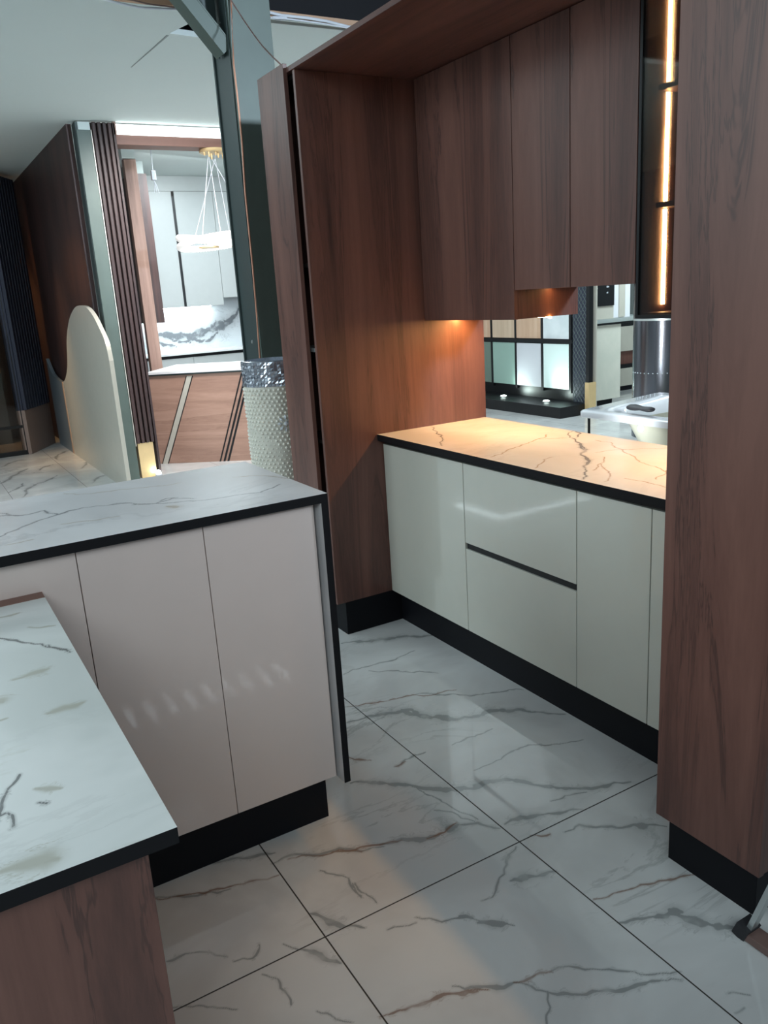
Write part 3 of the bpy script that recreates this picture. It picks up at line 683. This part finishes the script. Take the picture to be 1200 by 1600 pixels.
obj('side_panel', box(XU+.012, 2.369, 1.860, 1.877, 1.373, 2.342, .0008), walnut, t)
obj('side_panel', box(XU+.012, 2.369, 1.262, 1.278, 1.373, 2.342, .0008), walnut, t)
obj('back_panel', box(2.357, 2.369, 1.279, 1.859, 1.373, 2.342, 0), walnut, t)
obj('bottom_panel', box(XU+.012, 2.356, 1.279, 1.859, 1.373, 1.391, 0), walnut, t)
obj('top_panel', box(XU+.012, 2.356, 1.279, 1.859, 2.324, 2.342, 0), walnut, t)
for z in (1.703, 2.035): obj('shelf', box(2.107, 2.356, 1.2795, 1.8585, z, z+.016, 0), walnut_y, t)
for z0, z1 in ((1.412, 1.701), (1.722, 2.033), (2.054, 2.30)): obj('light_strip', box(2.140, 2.152, 1.853, 1.8592, z0, z1, 0), warm_led_hot, t)
dr = obj('door', box(XU, XU+.004, 1.295, 1.866, 1.385, 2.335, 0), smoked, t, label='smoked glass door')
bm = newbm()
add_box(bm, XU-.001, XU+.011, 1.866, 1.876, 1.374, 2.342); add_box(bm, XU-.001, XU+.011, 1.264, 1.295, 1.374, 2.342)
add_box(bm, XU-.001, XU+.011, 1.295, 1.866, 1.374, 1.385); add_box(bm, XU-.001, XU+.011, 1.295, 1.866, 2.335, 2.342)
obj('door_frame', bm, black_metal, dr)
# ------------------------------------------------------------------ near tower on the right
t = thing('walnut_tower', 'tall walnut tower cabinet on a black plinth at the right edge', 'tall cabinet', (1.9, 1.10, 0))
obj('door', box(1.476, 1.494, .955, 1.2525, .157, 2.46, .001), walnut, t)
obj('body', box(1.4955, XB, .957, 1.2515, .158, 2.34, .001), walnut, t)
obj('kickboard', box(1.527, XB-.05, .992, 1.2510, 0, .157, .001), black_kick, t)
# stand leg bottom right
t = thing('display_stand', 'silver stand leg with a black rubber foot at the bottom right corner', 'stand', (1.47, .93, 0))
p0 = on(1177, 1463, 'y', .955); p1 = on(1213, 1372, 'y', .87)
p0 = Vector((1.462, .958, .02)); p1 = on(1212, 1375, 'x', 1.47); dirn = (p1-p0).normalized()
def bar(a, b, wx, wy):
    a, b = Vector(a), Vector(b); d = (b-a).normalized(); s = Vector((1, 0, 0)); s = (s-d*s.dot(d)).normalized(); q = d.cross(s)
    return prism([a-s*wx-q*wy, a+s*wx-q*wy, a+s*wx+q*wy, a-s*wx+q*wy], b-a)
obj('leg', bar(p0, p0+dirn*.9, .012, .006), alu, t)
obj('rubber_foot', bar(Vector((1.462, .975, .0)), Vector((1.462, .962, .035)), .024, .016), rubber, t)
obj('base_bar', box(1.44, 1.485, .50, .975, .002, .022, .002), dim_cable, t)
# ------------------------------------------------------------------ island
OI = (0, 700); SI = 2.3077
ig = veinlines([(2, [(-60,250),(0,245),(100,240),(160,225),(210,240),(300,215),(400,205),(470,198),(520,203),(560,200),(620,182),(700,183)]),
  (2, [(-30,330),(0,320),(60,295),(130,265),(210,240)]), (1.2, [(480,205),(560,200),(640,195),(760,185),(850,170),(940,160),(1010,130)]),
  (1.0, [(580,190),(600,182),(640,178)]), (1.2, [(0,235),(60,245),(100,240)])], OI, SI, 'z', 1.005)
ir = veinlines([(1.6, [(230,165),(330,165),(430,150),(540,140),(650,125)]), (1.5, [(220,275),(330,262),(430,245)]), (6, [(600,210),(640,215)]), (1.5, [(840,105),(940,100),(1040,110)]), (1.5, [(20,350),(120,330)])], OI, SI, 'z', 1.005)
t = thing('island_countertop', 'raised white marble island top with black edges and a hanging end panel', 'countertop', (.2, 2.16, .98))
o = stone_sheet('top_slab', span(-.62, .907, .004), span(1.870, 2.457, .004), .981, 1.005, [isl_marble, black_edge], ig, ir, parent=t)
bm = newbm(); add_box(bm, .887, .907, 1.870, 2.457, .144, .981, 0)
for f in bm.faces:
    c = f.calc_center_median(); f.material_index = 0 if (abs(c.x-.887) < 1e-4 or abs(c.x-.907) < 1e-4) else 1
obj('end_panel', bm, [isl_marble, black_edge], t)
t = thing('island_cabinet', 'blush glossy island cabinet with flat doors under the raised marble top', 'island cabinet', (.2, 2.16, 0))
obj('body', box(-.60, .884, 1.917, 2.440, .159, .978, 0), tan_base, t)
for x0, x1 in ((.573, .877), (.271, .573), (-.033, .271), (-.336, -.033)):
    obj('door', box(x0+.0009, x1-.0009, 1.898, 1.916, .158, .976, .0008), gloss_pink, t)
obj('kickboard', box(-.60, .862, 1.947, 2.41, 0, .157, .001), black_kick, t)
# ------------------------------------------------------------------ peninsula (foreground left)
pg = veinlines([(2.2, [(-40,588),(0,595),(60,605),(130,612),(180,625),(220,638)]), (3, [(62,1020),(42,1050),(20,1078),(5,1110),(0,1140),(-20,1180)]), (1.6, [(20,1140),(42,1165),(42,1185)]), (1.2, [(150,615),(215,632)]),
    (1.0,[(20,1140),(0,1150)]), (1.5, [(150,1110),(120,1108)])], OI, 2.0, 'z', .899)
pr_ = veinlines([(7, [(40,725),(100,705),(150,690)]), (8, [(150,830),(200,812),(260,795)]), (8, [(-20,790),(10,795)]), (7, [(110,1065),(150,1065),(190,1063)]), (16, [(0,1325),(90,1300),(180,1285)]),
    (3, [(0,530),(60,515)]), (3, [(-10,855),(20,845)]), (2.5, [(90,560),(170,555)])], OI, 2.0, 'z', .899)
t = thing('peninsula_countertop', 'lower cloudy marble worktop in the left foreground joining the island', 'countertop', (-.1, 1.35, .877))
stone_sheet('marble_slab', span(-.50, .187, .0034), span(.872, 1.853, .0034), .877, .899, [pen_marble, black_edge], pg, pr_, parent=t)
obj('wood_strip', box(-.50, .187, 1.854, 1.896, .877, .900, .001), walnut_edge, t)
t = thing('peninsula_cabinet', 'walnut sided base cabinet under the foreground marble worktop', 'base cabinet', (-.1, 1.35, 0))
obj('end_panel', box(-.45, .154, .900, .918, .002, .876, .001), walnut, t)
obj('body', box(-.45, .148, .919, 1.894, .158, .876, 0), walnut, t)
obj('kickboard', box(-.45, .10, .95, 1.89, 0, .157, 0), black_kick, t)
# ------------------------------------------------------------------ right showroom through the niche
t = thing('sample_display_rack', 'black display rack with a lit plinth holding colour sample boards', 'display rack', (6.8, 8.2, 0))
obj('back_board', box(6.78, 6.86, 7.12, 9.6, .12, 2.4, .002), black_metal, t)
YS = [(7.187, 7.626), (7.672, 8.128), (8.165, 8.606), (8.65, 9.1), (9.14, 9.58)]
for y0, y1 in YS: obj('divider', box(6.745, 6.78, y0-.042, y0-.004, .22, 2.4, 0), black_metal, t)
obj('crossbar', box(6.735, 6.78, 7.12, 9.6, .795, .838, 0), black_metal, t)
obj('plinth', box(6.32, 6.86, 6.87, 9.6, 0, .125, .002), black_metal, t)
cols = [srgb(222, 240, 238), srgb(206, 208, 216), srgb(150, 180, 170), srgb(112, 130, 120), srgb(120, 130, 120)]
cnames = ['icy white', 'pale lilac grey', 'mint green', 'grey green', 'grey green']
ups = [back_marble, None, None, None, None]
oak = [wood('oak_sample_a', srgb(186, 160, 136), srgb(204, 180, 156), srgb(214, 192, 170)), wood('oak_sample_b', srgb(190, 152, 126), srgb(206, 172, 146), srgb(216, 188, 164))]
for i, (y0, y1) in enumerate(YS[:4]):
    mm_ = plain('sample_%s' % cnames[i].replace(' ', '_'), cols[i], .3, coat=.3, vary=.01)
    b = obj('sample_board', box(6.748, 6.766, y0, y1, .26, .787, .001), mm_, None, pivot=(6.757, (y0+y1)/2, .26))
    tag(b, cnames[i]+' sample board in the lower row of the black rack', 'sample board', 'sample boards on the rack')
    b = obj('sample_board', box(6.748, 6.766, y0, y1, .846, 1.40, .001), back_marble if i == 0 else oak[i % 2], None, pivot=(6.757, (y0+y1)/2, .846))
    tag(b, ['white marble sample board in the upper row of the black rack', 'light oak sample board right of the pinkish one, upper row of the rack', 'pinkish oak sample board in the middle of the upper row of the rack', 'oak sample board at the left end of the upper row, partly hidden'][i], 'sample board', 'sample boards on the rack')
for (x, y) in ((6.57, 7.38), (6.574, 8.19)):
    t2 = thing('plinth_spotlight', 'small round spotlight on the rack plinth, %s' % ('nearer the lattice panel' if y < 8 else 'nearer the left end, below the mint board'), 'light', (x, y, .125), 'plinth spotlights')
    obj('ring', lathe((x, y, .1255), [(.05, 0), (.05, .006), (.04, .008)], 24), alu, t2)
    obj('lens', lathe((x, y, .134), [(.036, 0), (.03, .006)], 24), spot_led, t2)
    area('plinth_spot_beam', (x+.0, y, .16), (6.75, y-.15 if y < 8 else y-.35, .45), .05, .05, 1.1, (.8, 1, .93), 110)
# lattice panel
t = thing('lattice_panel', 'dark panel with a diamond lattice pattern at the right end of the sample rack', 'panel', (6.76, 7.0, 0))
obj('panel', box(6.745, 6.775, 6.90, 7.118, .126, 2.4, .001), navy, t)
bm = newbm()
for k in range(-3, 34):
    for s in (1, -1):
        z0 = k*.075; y0, y1 = (6.902, 7.116) if s > 0 else (7.116, 6.902)
        za, zb = .13+z0, .13+z0+.30
        ta = max(0, (.13-za)/(zb-za)); tb = min(1, (2.39-za)/(zb-za))
        if tb <= ta: continue
        f = lambda q: (6.743, y0+(y1-y0)*q, za+(zb-za)*q)
        add_tube(bm, [f(ta), f(tb)], .003, 4)
obj('lattice', bm, steel_green, t)
t = thing('black_post', 'slim black post with a gold foot beside the lattice panel', 'post', (6.75, 6.86, 0))
obj('post', box(6.705, 6.765, 6.815, 6.865, .37, 2.7, .001), black_metal, t)
obj('gold_foot', box(6.69, 6.80, 6.80, 6.865, 0, .37, .001), gold, t)
obj('cream_edge', box(6.801, 6.812, 6.80, 6.865, 0, 2.7, 0), cream_board, t)
# marble ended unit
stone_beige = marble('stone_beige', srgb(200, 202, 190), srgb(214, 212, 200), srgb(176, 178, 170), srgb(190, 180, 164), .4, auto=.5)
t = thing('stone_end_cabinet', 'pale stone faced cabinet end on a dark plinth right of the gold foot', 'cabinet', (7.35, 7.4, 0))
obj('end_panel', box(7.112, 7.575, 7.17, 7.19, .078, .965, .001), stone_beige, t)
obj('body', box(7.115, 7.57, 7.191, 7.9, .078, .965, 0), cream_board, t)
obj('kickboard', box(7.115, 7.46, 7.19, 7.88, 0, .077, 0), black_kick, t)
obj('worktop', box(7.09, 8.3, 7.14, 7.92, .966, .99, .001), black_metal, t)
obj('worktop_edge', box(7.085, 8.3, 7.13, 7.92, .9905, 1.03, .001), grey_wall, t)
t = thing('menu_board', 'black board with faint white lines of text above the pale stone cabinet', 'board', (7.3, 7.3, 1.2))
obj('stand_box', box(7.10, 7.50, 7.22, 7.6, 1.031, 1.185, .002), cream_board, t)
obj('face', box(7.10, 7.49, 7.20, 7.218, 1.186, 1.62, .002), black_metal, t)
for (x0, x1, z) in ((7.12, 7.22, 1.385), (7.36, 7.41, 1.395), (7.12, 7.21, 1.315), (7.36, 7.40, 1.328)):
    bm = newbm()
    n = int((x1-x0)/.014)
    for k in range(n):
        h = random.choice((.010, .014, .018)); add_box(bm, x0+k*.014, x0+k*.014+.009, 7.197, 7.1995, z, z+h)
    obj('lettering', bm, white_cable, t)
t = thing('fluted_white_post', 'white upright post with a cream groove beside the black menu board', 'post', (7.64, 7.3, 1.03))
obj('post', box(7.51, 7.80, 7.24, 7.5, 1.031, 2.8, .004), tub_white, t)
obj('groove', box(7.60, 7.70, 7.225, 7.239, 1.04, 2.8, .002), cream_board, t)
t = thing('banded_cabinet', 'cream cabinet with dark open shelves far behind the pale stone cabinet', 'cabinet', (8.6, 8.2, 0))
for z0, z1, mm_, nm in ((0, .06, black_kick, 'kickboard'), (.061, .30, cream_board, 'drawer'), (.301, .35, black_metal, 'shelf'), (.351, .53, walnut, 'shelf_back'), (.531, .86, cream_board, 'drawer'), (.861, .93, black_metal, 'worktop')):
    obj(nm, box(8.2, 9.2, 8.0 if nm != 'shelf_back' else 8.05, 8.6, z0, z1, 0), mm_, t)
t = thing('steel_cylinder', 'shiny stainless steel cylinder with a row of rivets behind the bathtub', 'cylinder', (6.26, 5.40, 0))
obj('body', lathe((6.26, 5.40, 0), [(.27, 0), (.27, 2.4)], 64, False), steel, t, True)
for k in range(14):
    q = math.radians(150+9*k); bm = newbm(); bmesh.ops.create_icosphere(bm, subdivisions=1, radius=.007, matrix=Matrix.Translation((6.26+.271*math.cos(q), 5.40+.271*math.sin(q), .62)))
    obj('rivet', bm, chrome, t, True)
obj('top_band', lathe((6.26, 5.40, 1.10), [(.272, 0), (.272, .02)], 64, False), alu, t, True)
# bathtub
t = thing('bathtub', 'white acrylic bathtub with a beige underside standing behind the worktop', 'bathtub', (4.8, 3.8, 0))
bm = newbm()
def rrect(x0, x1, y0, y1, r, z, n=6, lift=0.):
    out = []
    for cx, cy, a0 in ((x1-r, y1-r, 0), (x0+r, y1-r, 90), (x0+r, y0+r, 180), (x1-r, y0+r, 270)):
        for k in range(n+1):
            q = math.radians(a0+90*k/n); x = cx+r*math.cos(q); y = cy+r*math.sin(q)
            zz_ = z+lift*max(0, min(1, (x-4.40)/.5))
            out.append((x, y, zz_))
    return out
X0, X1, Y0, Y1 = 4.35, 5.25, 2.75, 4.54
loops = [rrect(X0, X1, Y0, Y1, .05, .505), rrect(X0-.004, X1, Y0, Y1, .06, .545, lift=.03), rrect(X0+.012, X1-.012, Y0+.012, Y1-.012, .05, .556, lift=.035),
         rrect(X0+.10, X1-.08, Y0+.08, Y1-.26, .12, .556, lift=.035), rrect(X0+.13, X1-.11, Y0+.11, Y1-.30, .12, .53, lift=.02), rrect(X0+.20, X1-.20, Y0+.2, Y1-.62, .12, .16)]
rg = [[bm.verts.new(p) for p in L_] for L_ in loops]
for A_, B_ in zip(rg, rg[1:]):
    n = len(A_)
    for k in range(n): bm.faces.new((A_[k], A_[(k+1) % n], B_[(k+1) % n], B_[k]))
bm.faces.new(rg[-1])
obj('basin', bm, tub_white, t, True)
bm = newbm()
rg = [[bm.verts.new(p) for p in L_] for L_ in (rrect(4.42, 5.18, 2.85, 4.17, .1, .504), rrect(4.50, 5.10, 2.95, 3.95, .14, .08))]
n = len(rg[0])
for k in range(n): bm.faces.new((rg[0][k], rg[0][(k+1) % n], rg[1][(k+1) % n], rg[1][k]))
bm.faces.new(rg[1])
obj('underside', bm, tub_beige, t, True)
for x, y in ((4.40, 4.47), (5.15, 4.47), (4.40, 2.82), (5.15, 2.82)): obj('leg', tube([(x, y, 0), (x, y, .504)], .010, 8), black_metal, t)
bm = lathe((0, 0, 0), [(.03, 0), (.03, .012), (.024, .016)], 24)
bmesh.ops.transform(bm, matrix=Matrix.Translation((4.43, 3.99, .465)) @ Matrix.Rotation(-math.pi/2, 4, 'Y'), verts=bm.verts)
obj('overflow_cap', bm, tub_white, t, True)
obj('grab_handle', tube([(4.80, 3.95, .60), (4.80, 3.90, .66), (4.82, 3.6, .69), (4.82, 3.3, .66), (4.82, 3.25, .60)], .012, 10), chrome, t, True)
PB = [(0, .000), (.004, .028), (.02, .044), (.05, .052), (.08, .048), (.115, .036), (.14, .034), (.17, .040), (.20, .044), (.225, .036), (.238, .018), (.241, .0)]
bm = newbm(); rg = []
for yy, r in PB[1:-1]:
    rg.append([bm.verts.new((4.43-.10*yy+r*math.cos(q)*1.0, 4.11-yy*1.02, .6085+r*.42*math.sin(q))) for q in [2*math.pi*k/20 for k in range(20)]])
for A_, B_ in zip(rg, rg[1:]):
    for k in range(20): bm.faces.new((A_[k], A_[(k+1) % 20], B_[(k+1) % 20], B_[k]))
bm.faces.new(rg[0]); bm.faces.new(rg[-1])
tag(obj('bath_pillow', bm, rubber, None, True), 'black bath pillow resting on the rim of the bathtub', 'pillow')
